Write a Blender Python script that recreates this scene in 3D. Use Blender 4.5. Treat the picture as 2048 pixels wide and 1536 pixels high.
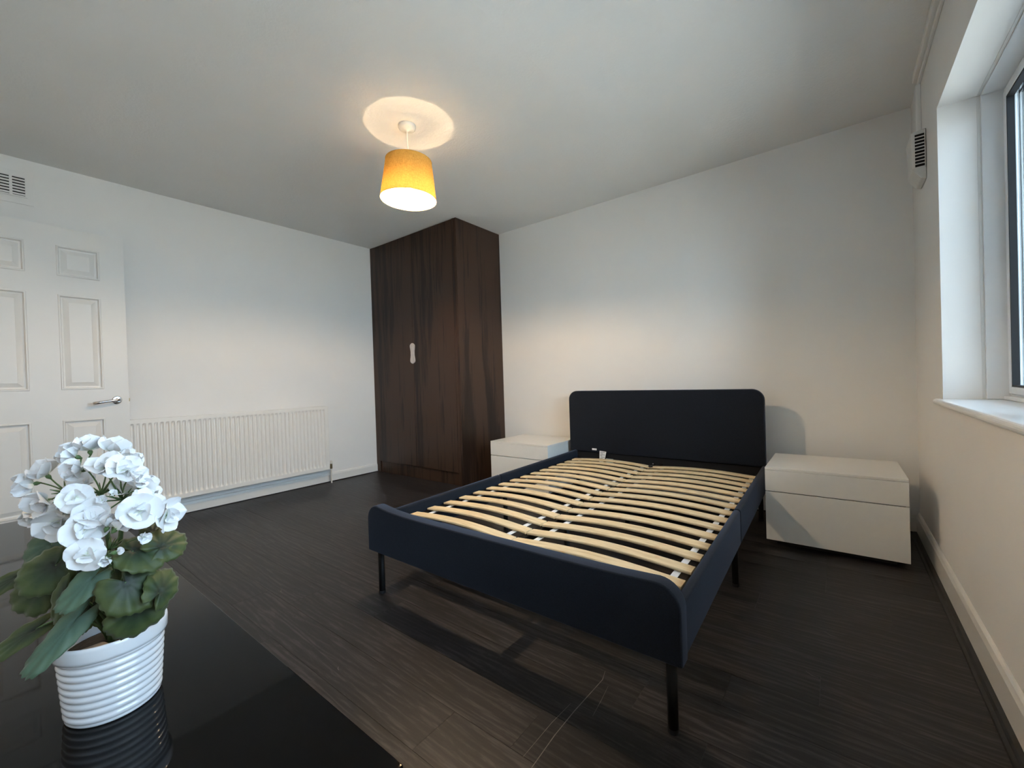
import bpy, bmesh, math, random
from mathutils import Vector, Matrix
PI = math.pi
for o in list(bpy.data.objects):
    bpy.data.objects.remove(o, do_unlink=True)
S = bpy.context.scene
COL = S.collection

# ------------------------------------------------------------------ camera
cam_d = bpy.data.cameras.new('camera')
cam = bpy.data.objects.new('camera', cam_d); COL.objects.link(cam)
CX, CY, CZ, YAW, PITCH, ROLL, FPX = 3.9579, -3.2773, 0.9392, -0.6608, -0.0094, -0.0315, 839.6
fw = Vector((math.sin(YAW)*math.cos(PITCH), math.cos(YAW)*math.cos(PITCH), math.sin(PITCH)))
rt0 = Vector((math.cos(YAW), -math.sin(YAW), 0)); up0 = rt0.cross(fw)
rt = rt0*math.cos(ROLL) + up0*math.sin(ROLL); up = -rt0*math.sin(ROLL) + up0*math.cos(ROLL)
cam.matrix_world = Matrix(((rt.x, up.x, -fw.x, CX), (rt.y, up.y, -fw.y, CY), (rt.z, up.z, -fw.z, CZ), (0, 0, 0, 1)))
cam_d.sensor_fit = 'HORIZONTAL'; cam_d.sensor_width = 36.0; cam_d.lens = FPX*36.0/2048
cam_d.clip_start = 0.02; cam_d.clip_end = 200
S.camera = cam

# ------------------------------------------------------------------ daylight and exposure
SKY_COL, SKY_STR = (0.64, 0.81, 1.0), 11.0
BULB_STR, BULB_COL = 2150.0, (1.0, 0.73, 0.45)
world = bpy.data.worlds.new('overcast_sky'); S.world = world; world.use_nodes = True
bg = world.node_tree.nodes['Background']
bg.inputs[0].default_value = (*SKY_COL, 1); bg.inputs[1].default_value = SKY_STR
sun_d = bpy.data.lights.new('sun', 'SUN'); sun_d.energy = 38.0; sun_d.angle = math.radians(2); sun_d.color = (1, .97, .92)
sun = bpy.data.objects.new('sun', sun_d); COL.objects.link(sun); sun.location = (-8, -2, 9)       # behind the house: it lights the ground outside, not the room
sun.rotation_euler = (0, math.radians(-42), 0)
hall_d = bpy.data.lights.new('hall_light', 'POINT'); hall_d.energy = 7.0; hall_d.shadow_soft_size = .05; hall_d.color = (1, .80, .58)
hall = bpy.data.objects.new('hall_light', hall_d); COL.objects.link(hall); hall.location = (1.27, -4.28, 2.30)   # hall ceiling light, shining in through the doorway
S.view_settings.view_transform = 'Standard'; S.view_settings.look = 'None'
S.cycles.sample_clamp_indirect = 80.0        # keep the light bounced inside the lampshade
S.view_settings.exposure = 0.05; S.view_settings.gamma = 1.0; S.view_settings.use_curve_mapping = False

# ------------------------------------------------------------------ materials
def new_mat(name):
    m = bpy.data.materials.new(name); m.use_nodes = True
    nt = m.node_tree; b = nt.nodes['Principled BSDF']
    return m, nt, b
def N(nt, t, **kw):
    n = nt.nodes.new(t)
    for k, v in kw.items():
        if k in n.inputs: n.inputs[k].default_value = v
        else: setattr(n, k, v)
    return n
def ramp(nt, fac, stops):
    r = nt.nodes.new('ShaderNodeValToRGB'); nt.links.new(fac, r.inputs[0])
    e = r.color_ramp.elements
    e[0].position, e[0].color = stops[0][0], (*stops[0][1], 1)
    e[1].position, e[1].color = stops[-1][0], (*stops[-1][1], 1)
    for p, c in stops[1:-1]:
        x = e.new(p); x.color = (*c, 1)
    return r.outputs[0]
def bump(nt, b, h, strength=.2, dist=.002):
    n = N(nt, 'ShaderNodeBump', Strength=strength, Distance=dist)
    nt.links.new(h, n.inputs['Height']); nt.links.new(n.outputs[0], b.inputs['Normal'])
def coords(nt, scale=(1, 1, 1), kind='Object'):
    tc = nt.nodes.new('ShaderNodeTexCoord'); mp = nt.nodes.new('ShaderNodeMapping')
    mp.inputs['Scale'].default_value = scale
    nt.links.new(tc.outputs[kind], mp.inputs[0]); return mp.outputs[0]
def noise(nt, vec, scale, detail=4, rough=.55, dist=0.):
    n = N(nt, 'ShaderNodeTexNoise', Scale=scale, Detail=detail, Roughness=rough, Distortion=dist)
    nt.links.new(vec, n.inputs['Vector']); return n.outputs[0]
def simple(name, col, rough=.5, metal=0., var=.06, nscale=30., bstr=0., bscale=200., bdist=.001, coat=0., spec=.5):
    m, nt, b = new_mat(name)
    v = coords(nt); nz = noise(nt, v, nscale)
    c = ramp(nt, nz, [(.3, tuple(x*(1-var) for x in col)), (.7, tuple(min(1, x*(1+var)) for x in col))])
    nt.links.new(c, b.inputs['Base Color'])
    b.inputs['Roughness'].default_value = rough; b.inputs['Metallic'].default_value = metal
    b.inputs['Coat Weight'].default_value = coat; b.inputs['Specular IOR Level'].default_value = spec
    if bstr: bump(nt, b, noise(nt, v, bscale, 3), bstr, bdist)
    return m

M = {}
M['wall'] = simple('wall_paint', (.85, .835, .81), .75, var=.012, nscale=3, bstr=.12, bscale=160, bdist=.0015)
M['wall_out'] = simple('brick_render', (.45, .40, .36), .9)
def ceiling_mat():
    m, nt, b = new_mat('ceiling_paint')
    v = coords(nt); nz = noise(nt, v, 2.5)
    nt.links.new(ramp(nt, nz, [(.3, (.83, .825, .80)), (.7, (.85, .845, .825))]), b.inputs['Base Color'])
    b.inputs['Roughness'].default_value = .8
    bump(nt, b, noise(nt, v, 75, 5, .6), .45, .004)
    return m
M['ceiling'] = ceiling_mat()
M['gloss_white'] = simple('white_gloss_paint', (.80, .785, .75), .32, var=.015, nscale=4)
M['door_white'] = simple('door_paint', (.80, .78, .745), .42, var=.012, nscale=4, bstr=.05, bscale=90)
M['rad_white'] = simple('radiator_enamel', (.84, .815, .77), .34, var=.01)
M['upvc'] = simple('white_upvc', (.84, .86, .88), .28, var=.01)
M['gasket'] = simple('black_rubber', (.008, .009, .012), .6)
M['chrome'] = simple('chrome', (.62, .62, .63), .16, 1., var=.03)
M['brass'] = simple('dull_brass', (.35, .27, .15), .35, 1.)
M['handle'] = simple('brushed_nickel_handle', (.62, .57, .54), .42, .35, var=.05, nscale=60)
M['black_metal'] = simple('black_powder_coat', (.003, .003, .0035), .5, spec=.2)
M['cabinet_white'] = simple('cabinet_lacquer', (.83, .805, .755), .30, var=.01)
M['cabinet_dark'] = simple('cabinet_plinth', (.02, .019, .018), .6)
M['tape'] = simple('white_webbing', (.80, .80, .82), .85, var=.05, nscale=150)
M['paper'] = simple('paper', (.85, .84, .83), .8, var=.03)
M['paper_green'] = simple('paper_green', (.42, .50, .46), .8, var=.05)
M['ink'] = simple('print_ink', (.12, .12, .15), .8)
M['strip'] = simple('dark_edge_strip', (.010, .009, .009), .45, var=.3, nscale=20)
M['lawn'] = simple('dry_lawn_and_paving', (.42, .41, .385), .95, var=.12, nscale=.6)
M['soil'] = simple('soil', (.03, .022, .016), .95, var=.5, nscale=90, bstr=.8, bscale=120, bdist=.006)
M['bark'] = simple('wood_chip', (.42, .33, .25), .8, var=.35, nscale=70)
M['ceramic'] = simple('white_glazed_ceramic', (.80, .83, .88), .10, var=.01, coat=.6)
M['vent_white'] = simple('vent_plastic', (.72, .71, .68), .5, var=.02)
M['vent_hole'] = simple('vent_dark', (.012, .012, .014), .9)
M['cord'] = simple('white_flex', (.75, .72, .66), .5)

def wood_dark():                     # wenge foil, vertical grain
    m, nt, b = new_mat('dark_wenge_foil')
    v = coords(nt, (14, 14, .55)); n1 = noise(nt, v, 2.4, 6, .62, .5)
    v2 = coords(nt, (70, 70, 1.1)); n2 = noise(nt, v2, 3.0, 5, .6)
    v3 = coords(nt, (3.2, 3.2, .25)); n3 = noise(nt, v3, 2.0, 3)
    mx = N(nt, 'ShaderNodeMath', operation='MULTIPLY_ADD'); nt.links.new(n1, mx.inputs[0]); mx.inputs[1].default_value = .6
    nt.links.new(n3, mx.inputs[2])
    ad = N(nt, 'ShaderNodeMath', operation='MULTIPLY_ADD'); nt.links.new(n2, ad.inputs[0]); ad.inputs[1].default_value = .45
    nt.links.new(mx.outputs[0], ad.inputs[2])
    c = ramp(nt, ad.outputs[0], [(.72, (.0105, .0062, .0046)), (.98, (.0245, .0126, .0083)), (1.25, (.052, .027, .0165))])
    nt.links.new(c, b.inputs['Base Color']); b.inputs['Roughness'].default_value = .33
    b.inputs['Specular IOR Level'].default_value = .32
    bump(nt, b, n2, .10, .0008)
    return m
M['wenge'] = wood_dark()

def floor_mat():                     # dark oak-look vinyl planks, grain along x
    m, nt, b = new_mat('dark_oak_vinyl')
    oi = nt.nodes.new('ShaderNodeObjectInfo')
    tc = nt.nodes.new('ShaderNodeTexCoord')
    off = N(nt, 'ShaderNodeVectorMath', operation='SCALE'); off.inputs[0].default_value = (7., 13., 0)
    nt.links.new(oi.outputs['Random'], off.inputs['Scale'])
    ad = N(nt, 'ShaderNodeVectorMath', operation='ADD'); nt.links.new(tc.outputs['Object'], ad.inputs[0]); nt.links.new(off.outputs[0], ad.inputs[1])
    def mapd(s):
        mp = nt.nodes.new('ShaderNodeMapping'); mp.inputs['Scale'].default_value = s
        nt.links.new(ad.outputs[0], mp.inputs[0]); return mp.outputs[0]
    n1 = noise(nt, mapd((1.9, 17, 1)), 2.2, 8, .72, 1.6)
    n2 = noise(nt, mapd((7, 85, 1)), 1.6, 6, .7, .8)
    wv = N(nt, 'ShaderNodeTexWave', Scale=2.2, Distortion=16.0, Detail=5.0, bands_direction='Y')
    wv.inputs['Detail Scale'].default_value = 1.2
    nt.links.new(mapd((.55, 6, 1)), wv.inputs['Vector'])
    mixn = N(nt, 'ShaderNodeMath', operation='MULTIPLY_ADD'); nt.links.new(n2, mixn.inputs[0]); mixn.inputs[1].default_value = .26
    nt.links.new(n1, mixn.inputs[2])
    m2 = N(nt, 'ShaderNodeMath', operation='MULTIPLY_ADD'); nt.links.new(wv.outputs['Fac'], m2.inputs[0]); m2.inputs[1].default_value = .15
    nt.links.new(mixn.outputs[0], m2.inputs[2])
    c = ramp(nt, m2.outputs[0], [(.56, (.0058, .0048, .0053)), (.72, (.0158, .0128, .0134)), (.90, (.052, .043, .043))])
    hs = nt.nodes.new('ShaderNodeHueSaturation'); nt.links.new(c, hs.inputs['Color'])
    mr = N(nt, 'ShaderNodeMapRange'); mr.inputs['To Min'].default_value = .78; mr.inputs['To Max'].default_value = 1.22
    nt.links.new(oi.outputs['Random'], mr.inputs['Value']); nt.links.new(mr.outputs[0], hs.inputs['Value'])
    nt.links.new(hs.outputs[0], b.inputs['Base Color'])
    rr = N(nt, 'ShaderNodeMapRange'); rr.inputs['To Min'].default_value = .34; rr.inputs['To Max'].default_value = .56; b.inputs['Specular IOR Level'].default_value = .36
    nt.links.new(n1, rr.inputs['Value']); nt.links.new(rr.outputs[0], b.inputs['Roughness'])
    bump(nt, b, m2.outputs[0], .12, .001)
    return m
M['floor'] = floor_mat()
M['scuff'] = simple('scuff', (.17, .15, .14), .7, var=.3, nscale=40)

def fabric():
    m, nt, b = new_mat('charcoal_navy_fabric')
    v = coords(nt); n1 = noise(nt, v, 420, 2); n2 = noise(nt, v, 5, 3)
    c = ramp(nt, n1, [(.3, (.0042, .0054, .0085)), (.7, (.0100, .0128, .0195))])
    nt.links.new(c, b.inputs['Base Color']); b.inputs['Roughness'].default_value = .92
    b.inputs['Specular IOR Level'].default_value = .25
    b.inputs['Sheen Weight'].default_value = .20; b.inputs['Sheen Roughness'].default_value = .45
    b.inputs['Sheen Tint'].default_value = (.55, .68, 1, 1)
    bump(nt, b, n1, .25, .0008)
    return m
M['fabric'] = fabric()
M['fabric_black'] = simple('black_backing_fabric', (.004, .004, .006), .95, var=.2, nscale=200)

def birch():
    m, nt, b = new_mat('birch_veneer')
    oi = nt.nodes.new('ShaderNodeObjectInfo'); tc = nt.nodes.new('ShaderNodeTexCoord')
    off = N(nt, 'ShaderNodeVectorMath', operation='SCALE'); off.inputs[0].default_value = (9., 4., 0); nt.links.new(oi.outputs['Random'], off.inputs['Scale'])
    ad = N(nt, 'ShaderNodeVectorMath', operation='ADD'); nt.links.new(tc.outputs['Object'], ad.inputs[0]); nt.links.new(off.outputs[0], ad.inputs[1])
    mp = nt.nodes.new('ShaderNodeMapping'); mp.inputs['Scale'].default_value = (4, 34, 4); nt.links.new(ad.outputs[0], mp.inputs[0])
    n1 = noise(nt, mp.outputs[0], 2.0, 5, .6, .6)
    mp2 = nt.nodes.new('ShaderNodeMapping'); mp2.inputs['Scale'].default_value = (9, 16, 4); nt.links.new(ad.outputs[0], mp2.inputs[0])
    n2 = noise(nt, mp2.outputs[0], 1.6, 3, .5)
    c1 = ramp(nt, n1, [(.3, (.64, .46, .25)), (.55, (.79, .61, .37)), (.8, (.84, .69, .46))])
    c2 = ramp(nt, n2, [(.62, (1, 1, 1)), (.78, (.86, .66, .52))])
    mx = nt.nodes.new('ShaderNodeMixRGB'); mx.blend_type = 'MULTIPLY'; mx.inputs[0].default_value = .8
    nt.links.new(c1, mx.inputs[1]); nt.links.new(c2, mx.inputs[2])
    nt.links.new(mx.outputs[0], b.inputs['Base Color']); b.inputs['Roughness'].default_value = .5
    return m
M['birch'] = birch()

def black_gloss():
    m, nt, b = new_mat('black_high_gloss_lacquer')
    v = coords(nt, (1, 1, 1)); n1 = noise(nt, v, 6, 5, .65, 1.5)
    nt.links.new(ramp(nt, n1, [(.4, (.0012, .0012, .0018)), (.8, (.0035, .0034, .004))]), b.inputs['Base Color'])
    sm = noise(nt, coords(nt, (9, 9, 9)), 3, 6, .7, 2.)
    rr = N(nt, 'ShaderNodeMapRange'); rr.inputs['From Min'].default_value = .5; rr.inputs['To Min'].default_value = .035; rr.inputs['To Max'].default_value = .16
    nt.links.new(sm, rr.inputs['Value']); nt.links.new(rr.outputs[0], b.inputs['Roughness'])
    b.inputs['IOR'].default_value = 1.5; b.inputs['Specular IOR Level'].default_value = .20
    return m
M['black_gloss'] = black_gloss()

def glass():
    m = bpy.data.materials.new('window_glass'); m.use_nodes = True; nt = m.node_tree; nt.nodes.clear()
    o = nt.nodes.new('ShaderNodeOutputMaterial'); t = nt.nodes.new('ShaderNodeBsdfTransparent'); t.inputs[0].default_value = (.93, .96, .96, 1)
    g = nt.nodes.new('ShaderNodeBsdfGlossy'); g.inputs['Roughness'].default_value = .01
    fr = nt.nodes.new('ShaderNodeFresnel'); fr.inputs[0].default_value = 1.35
    mx = nt.nodes.new('ShaderNodeMixShader'); nt.links.new(fr.outputs[0], mx.inputs[0]); nt.links.new(t.outputs[0], mx.inputs[1]); nt.links.new(g.outputs[0], mx.inputs[2])
    nt.links.new(mx.outputs[0], o.inputs[0]); return m
M['glass'] = glass()

def shade_mat():
    m = bpy.data.materials.new('ochre_linen_shade'); m.use_nodes = True; nt = m.node_tree; nt.nodes.clear()
    o = nt.nodes.new('ShaderNodeOutputMaterial')
    v = coords(nt, (1, 1, 1)); n1 = noise(nt, coords(nt, (45, 45, 200)), 1.5, 4, .8); n2 = noise(nt, coords(nt, (200, 200, 45)), 1.5, 4, .8)
    mx0 = N(nt, 'ShaderNodeMath', operation='MULTIPLY'); nt.links.new(n1, mx0.inputs[0]); nt.links.new(n2, mx0.inputs[1])
    ct = ramp(nt, mx0.outputs[0], [(.12, (.0125, .0052, .0008)), (.24, (.030, .0138, .0023)), (.40, (.040, .0200, .0040))])
    cd = ramp(nt, mx0.outputs[0], [(.12, (.42, .22, .05)), (.35, (.62, .36, .09))])
    geo = nt.nodes.new('ShaderNodeNewGeometry'); mc = nt.nodes.new('ShaderNodeMixRGB')      # ochre outside, white lining inside
    nt.links.new(geo.outputs['Backfacing'], mc.inputs[0]); nt.links.new(cd, mc.inputs[1]); mc.inputs[2].default_value = (.82, .78, .70, 1); cd = mc.outputs[0]
    d = nt.nodes.new('ShaderNodeBsdfDiffuse'); t = nt.nodes.new('ShaderNodeBsdfTranslucent'); a = nt.nodes.new('ShaderNodeAddShader')
    nt.links.new(cd, d.inputs[0]); nt.links.new(ct, t.inputs[0]); nt.links.new(d.outputs[0], a.inputs[0]); nt.links.new(t.outputs[0], a.inputs[1])
    nt.links.new(a.outputs[0], o.inputs[0]); return m
M['shade'] = shade_mat()
M['shade_in'] = simple('white_shade_lining', (.62, .58, .50), .9)
def bulb_mat():
    m = bpy.data.materials.new('lit_bulb'); m.use_nodes = True; nt = m.node_tree; nt.nodes.clear()
    o = nt.nodes.new('ShaderNodeOutputMaterial'); e = nt.nodes.new('ShaderNodeEmission')
    e.inputs[0].default_value = (*BULB_COL, 1); e.inputs[1].default_value = BULB_STR
    nt.links.new(e.outputs[0], o.inputs[0]); return m
M['bulb'] = bulb_mat()

def leaf_mat(name, edge, mid, heart):
    m, nt, b = new_mat(name)
    at = nt.nodes.new('ShaderNodeAttribute'); at.attribute_name = 'zone'
    nz = noise(nt, coords(nt), 60, 4)
    ad = N(nt, 'ShaderNodeMath', operation='MULTIPLY_ADD'); nt.links.new(nz, ad.inputs[0]); ad.inputs[1].default_value = .5; nt.links.new(at.outputs['Fac'], ad.inputs[2])
    c = ramp(nt, ad.outputs[0], [(.30, heart), (.75, mid), (1.2, edge)])
    nt.links.new(c, b.inputs['Base Color']); b.inputs['Roughness'].default_value = .55
    b.inputs['Sheen Weight'].default_value = .12
    bump(nt, b, noise(nt, coords(nt), 220, 3), .3, .0008)
    return m
M['leaf'] = leaf_mat('zonal_leaf', (.054, .078, .020), (.024, .048, .016), (.006, .014, .009))
M['leaf_light'] = leaf_mat('pale_leaf', (.070, .125, .075), (.050, .105, .070), (.045, .09, .066))
M['stem'] = simple('green_stem', (.10, .18, .07), .6, var=.25)
def petal_mat():
    m, nt, b = new_mat('white_silk_petal')
    at = nt.nodes.new('ShaderNodeAttribute'); at.attribute_name = 'zone'
    c = ramp(nt, at.outputs['Fac'], [(.0, (.72, .78, .62)), (.35, (.86, .87, .88)), (1., (.88, .89, .92))])
    nt.links.new(c, b.inputs['Base Color']); b.inputs['Roughness'].default_value = .75
    b.inputs['Subsurface Weight'].default_value = .15; b.inputs['Subsurface Radius'].default_value = (.004, .004, .004)
    return m
M['petal'] = petal_mat()

# ------------------------------------------------------------------ builders
WL = {}                                                   # world position of every object's origin
def link(o, parent=None, w=(0, 0, 0)):
    COL.objects.link(o); w = Vector(w); WL[o.name] = w
    if parent is not None:
        o.parent = parent; o.location = w - WL[parent.name]
    else: o.location = w
    return o
def tag(o, label=None, cat=None, group=None, kind=None):
    if label: o['label'] = label
    if cat: o['category'] = cat
    if group: o['group'] = group
    if kind: o['kind'] = kind
    return o
def thing(name, loc, label, cat, group=None):
    o = bpy.data.objects.new(name, None); o.empty_display_size = .1
    link(o, None, loc); return tag(o, label, cat, group)
def build(name, bm, mat, parent=None, smooth=False, bevel=0., seg=2, origin=None, label=None):
    bmesh.ops.recalc_face_normals(bm, faces=bm.faces[:])
    xs = [v.co for v in bm.verts]
    lo = Vector((min(c.x for c in xs), min(c.y for c in xs), min(c.z for c in xs)))
    hi = Vector((max(c.x for c in xs), max(c.y for c in xs), max(c.z for c in xs)))
    ctr = Vector(origin) if origin is not None else (lo+hi)/2
    bmesh.ops.translate(bm, verts=bm.verts[:], vec=-ctr)
    me = bpy.data.meshes.new(name); bm.to_mesh(me); bm.free()
    me.materials.append(M[mat] if isinstance(mat, str) else mat)
    if smooth:
        for p in me.polygons: p.use_smooth = True
    o = bpy.data.objects.new(name, me); link(o, parent, ctr)
    if bevel:
        md = o.modifiers.new('bevel', 'BEVEL'); md.width = bevel; md.segments = seg; md.limit_method = 'ANGLE'; md.angle_limit = .7
        if seg > 2:
            for p in me.polygons: p.use_smooth = True
    if label: o['label'] = label
    return o
def nb(): return bmesh.new()
def box(bm, x0, x1, y0, y1, z0, z1, mp=None):
    mp = mp or (lambda a, b, c: (a, b, c))
    v = [bm.verts.new(mp(x, y, z)) for z in (z0, z1) for x, y in ((x0, y0), (x1, y0), (x1, y1), (x0, y1))]
    for f in ((3, 2, 1, 0), (4, 5, 6, 7), (0, 1, 5, 4), (1, 2, 6, 5), (2, 3, 7, 6), (3, 0, 4, 7)):
        bm.faces.new([v[i] for i in f])
    return bm
def bx(*a, **k): return box(nb(), *a, **k)
def prism(bm, pts, fn, d0, d1):
    """extrude a 2D outline; fn(a, b, d) -> point"""
    A = [bm.verts.new(fn(a, b, d0)) for a, b in pts]; B = [bm.verts.new(fn(a, b, d1)) for a, b in pts]
    n = len(pts); bm.faces.new(A[::-1]); bm.faces.new(B)
    for i in range(n): bm.faces.new((A[i], A[(i+1) % n], B[(i+1) % n], B[i]))
    return bm
def lathe(bm, prof, fn, seg=32, cap=True):
    """revolve (r, h) profile; fn(x, y, h) -> point"""
    R = []
    for r, h in prof:
        R.append([bm.verts.new(fn(r*math.cos(2*PI*i/seg), r*math.sin(2*PI*i/seg), h)) for i in range(seg)])
    for a, b in zip(R, R[1:]):
        for i in range(seg): bm.faces.new((a[i], a[(i+1) % seg], b[(i+1) % seg], b[i]))
    if cap:
        bm.faces.new(R[0][::-1]); bm.faces.new(R[-1])
    return bm
def tube(bm, pts, rad, seg=8, cap=True):
    pts = [Vector(p) for p in pts]; rads = rad if isinstance(rad, (list, tuple)) else [rad]*len(pts)
    R = []; prev = None
    for i, p in enumerate(pts):
        d = (pts[min(i+1, len(pts)-1)] - pts[max(i-1, 0)]).normalized()
        if prev is None: a = d.orthogonal().normalized()
        else: a = (prev - d*prev.dot(d)).normalized()
        prev = a; b = d.cross(a)
        R.append([bm.verts.new(p + rads[i]*(a*math.cos(2*PI*k/seg) + b*math.sin(2*PI*k/seg))) for k in range(seg)])
    for a, b in zip(R, R[1:]):
        for i in range(seg): bm.faces.new((a[i], a[(i+1) % seg], b[(i+1) % seg], b[i]))
    if cap: bm.faces.new(R[0][::-1]); bm.faces.new(R[-1])
    return bm
def bez(p0, p1, p2, n=8):
    p0, p1, p2 = Vector(p0), Vector(p1), Vector(p2)
    return [p0*(1-t)**2 + p1*2*t*(1-t) + p2*t*t for t in [i/n for i in range(n+1)]]
def rrect(x0, x1, z0, z1, r_top, r_bot=0., n=8):
    pts = []
    def arc(cx, cz, r, a0, a1):
        if r <= 0: pts.append((cx, cz)); return
        for i in range(n+1):
            a = a0 + (a1-a0)*i/n; pts.append((cx+r*math.cos(a), cz+r*math.sin(a)))
    arc(x0+r_bot, z0+r_bot, r_bot, PI, 1.5*PI); arc(x1-r_bot, z0+r_bot, r_bot, 1.5*PI, 2*PI)
    arc(x1-r_top, z1-r_top, r_top, 0, .5*PI); arc(x0+r_top, z1-r_top, r_top, .5*PI, PI)
    return pts
def copy_of(src, parent, w, name=None):
    c = src.copy(); link(c, parent, w); return c

# ================================================================== THE SETTING
W, H, D = 4.308, 2.40, -3.46           # right wall, ceiling, near wall (left wall x=0, back wall y=0)
floor = tag(build('floor', bx(-.15, W+.34, D-.3, .15, -.12, -.006), 'strip'), kind='structure')
# planks run along x; each its own object, alike lengths share a mesh
random.seed(5)
PW, PL, GAP = .1525, 1.22, .0006
plank_mesh = {}
def plank(x0, x1, y0, y1):
    key = (round(x1-x0, 3), round(y1-y0, 3))
    c = Vector(((x0+x1)/2, (y0+y1)/2, -.003))
    if key not in plank_mesh:
        hx, hy = key[0]/2-GAP/2, key[1]/2-GAP/2
        o = build('plank', bx(-hx, hx, -hy, hy, -.003, .003), 'floor', floor)
        o.location = c - WL[floor.name]; WL[o.name] = c; plank_mesh[key] = o
        me = o.data
    else: copy_of(plank_mesh[key], floor, c)
FX0, FX1, FY0, FY1 = .018, W-.045, D+.018, -.018
y = FY1; row = 0
while y > FY0+.01:
    y0 = max(y-PW, FY0); x = FX0 - random.choice((.0, .2, .4, .6, .8, 1.0))
    while x < FX1-.001:
        a, b = max(x, FX0), min(x+PL, FX1)
        if b-a > .03: plank(a, b, y0, y)
        x += PL
    y = y0; row += 1
# light scuffs scratched across the planks near the bed foot
def scuff(pts, w):
    bm = nb()
    P_ = [Vector((p[0], p[1], .0002)) for p in pts]; L, R_ = [], []
    for i, p in enumerate(P_):
        d = (P_[min(i+1, len(P_)-1)] - P_[max(i-1, 0)]).normalized(); n = Vector((-d.y, d.x, 0))*w*(.45 if i in (0, len(P_)-1) else 1)
        L.append(bm.verts.new(p+n)); R_.append(bm.verts.new(p-n))
    for i in range(len(P_)-1): bm.faces.new((L[i], R_[i], R_[i+1], L[i+1]))
    return build('scratch', bm, 'scuff', floor, label='pale scratch across the dark planks')
scuff([(3.352, -2.06), (3.362, -2.10), (3.357, -2.18), (3.352, -2.26), (3.350, -2.36), (3.356, -2.52)], .0012)
scuff([(3.330, -2.24), (3.322, -2.33), (3.320, -2.46)], .0008)
scuff([(3.388, -2.115), (3.396, -2.18), (3.402, -2.245)], .0006)
for a in ((1.9, -2.42, .02), (2.62, -2.55, .015), (3.9, -1.42, .03), (3.86, -1.7, .025), (3.95, -2.05, .02)):
    scuff([(a[0], a[1]), (a[0]+a[2]*.6, a[1]-a[2]*.5), (a[0]+a[2]*1.3, a[1]-a[2]*.6)], .0008)

tag(build('ceiling', bx(-.15, W+.34, D-.3, .15, H, H+.15), 'ceiling'), kind='structure')
# board joint showing faintly under the ceiling paint
tag(build('trim_1', prism(nb(), [(2.868, H), (2.871, H-.0004), (2.879, H-.0004), (2.882, H)], lambda a, b, d: (a, d, b), -3.4, -.02), 'ceiling'), kind='structure')
tag(build('wall_left', bx(-.15, 0, D-.3, .15, 0, H), 'wall'), kind='structure')
tag(build('wall_back', bx(0, W, 0, .15, 0, H), 'wall'), kind='structure')
WY0, WY1, WZ0, WZ1 = -3.30, -.745, .80, 2.030      # window opening in the right wall
bm = nb()
for b_ in ((W, W+.32, D-.3, WY0, 0, H), (W, W+.32, WY1, .15, 0, H), (W, W+.32, WY0, WY1, 0, WZ0-.03), (W, W+.32, WY0, WY1, WZ1, H)): box(bm, *b_)
tag(build('wall_right', bm, 'wall'), kind='structure')
DX0, DX1, DZ = .165, .955, 2.0                     # doorway in the near wall
bm = nb()
for b_ in ((0, DX0, D-.12, D, 0, H), (DX1, W, D-.12, D, 0, H), (DX0, DX1, D-.12, D, DZ, H)): box(bm, *b_)
tag(build('wall_near', bm, 'wall'), kind='structure')
bm = nb()
for b_ in ((0, 2.3, D-1.5, D-1.42, 0, H), (-.1, 0, D-1.5, D-.3, 0, H), (2.2, 2.3, D-1.42, D-.12, 0, H), (-.1, 2.3, D-1.5, D-.12, H, H+.08), (-.1, 2.3, D-1.5, D-.12, -.08, 0)): box(bm, *b_)
tag(build('wall_hall', bm, 'wall'), kind='structure')

# skirting boards: straight face, chamfered top
def skirt(name, h, fn, d0, d1):
    p = [(0, 0), (.016, 0), (.016, h-.022), (.011, h-.006), (.006, h), (0, h)]
    tag(build(name, prism(nb(), p, fn, d0, d1), 'gloss_white', bevel=.0015), kind='structure')
skirt('baseboard_left', .083, lambda a, b, d: (a, d, b+.006), D, -.612)
skirt('baseboard_back', .10, lambda a, b, d: (d, -a, b+.006), 1.306, W)
skirt('baseboard_right', .112, lambda a, b, d: (W-a, d, b+.006), D, -.016)
# dark expansion strips left between the planks and the skirting
bm = nb(); prism(bm, [(0, -.006), (0, .009), (.018, .009), (.024, .003), (.034, .003), (.040, -.006)], lambda a, b, d: (W-.010-a, d, b), D, -.02)
tag(build('trim_2', bm, 'strip'), kind='structure')
tag(build('trim_3', bx(.006, .022, D, -.61, -.006, .007), 'strip'), kind='structure')
tag(build('trim_4', bx(1.306, W-.03, -.024, -.006, -.006, .007), 'strip'), kind='structure')

# window: uPVC frame with sashes, black gaskets, glass, inner liner and sill board
win = bpy.data.objects.new('window_1', None); link(win, None, (W+.2, (WY0+WY1)/2, WZ0)); tag(win, 'white framed window with deep plastered reveal', kind='structure')
XL0, XL1 = W+.124, W+.198                           # liner span in depth
bm = nb()
t = .006
box(bm, XL0, XL1, WY1-t, WY1, WZ0, WZ1); box(bm, XL0, XL1, WY0, WY0+t, WZ0, WZ1); box(bm, XL0, XL1, WY0+t, WY1-t, WZ1-t, WZ1)
build('window_liner', bm, 'upvc', win, bevel=.003)
bm = nb(); box(bm, XL0-.010, XL0-.002, WY1-.0015, WY1, WZ0, WZ1); box(bm, XL0-.010, XL0-.002, WY0, WY1, WZ1-.0015, WZ1)
build('window_joint', bm, 'vent_white', win)
XF0, XF1 = W+.187, W+.258
def frame_ring(bm, x0, x1, y0, y1, z0, z1, w):
    box(bm, x0, x1, y0, y0+w, z0, z1); box(bm, x0, x1, y1-w, y1, z0, z1)
    box(bm, x0, x1, y0+w, y1-w, z0, z0+w); box(bm, x0, x1, y0+w, y1-w, z1-w, z1)
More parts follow.
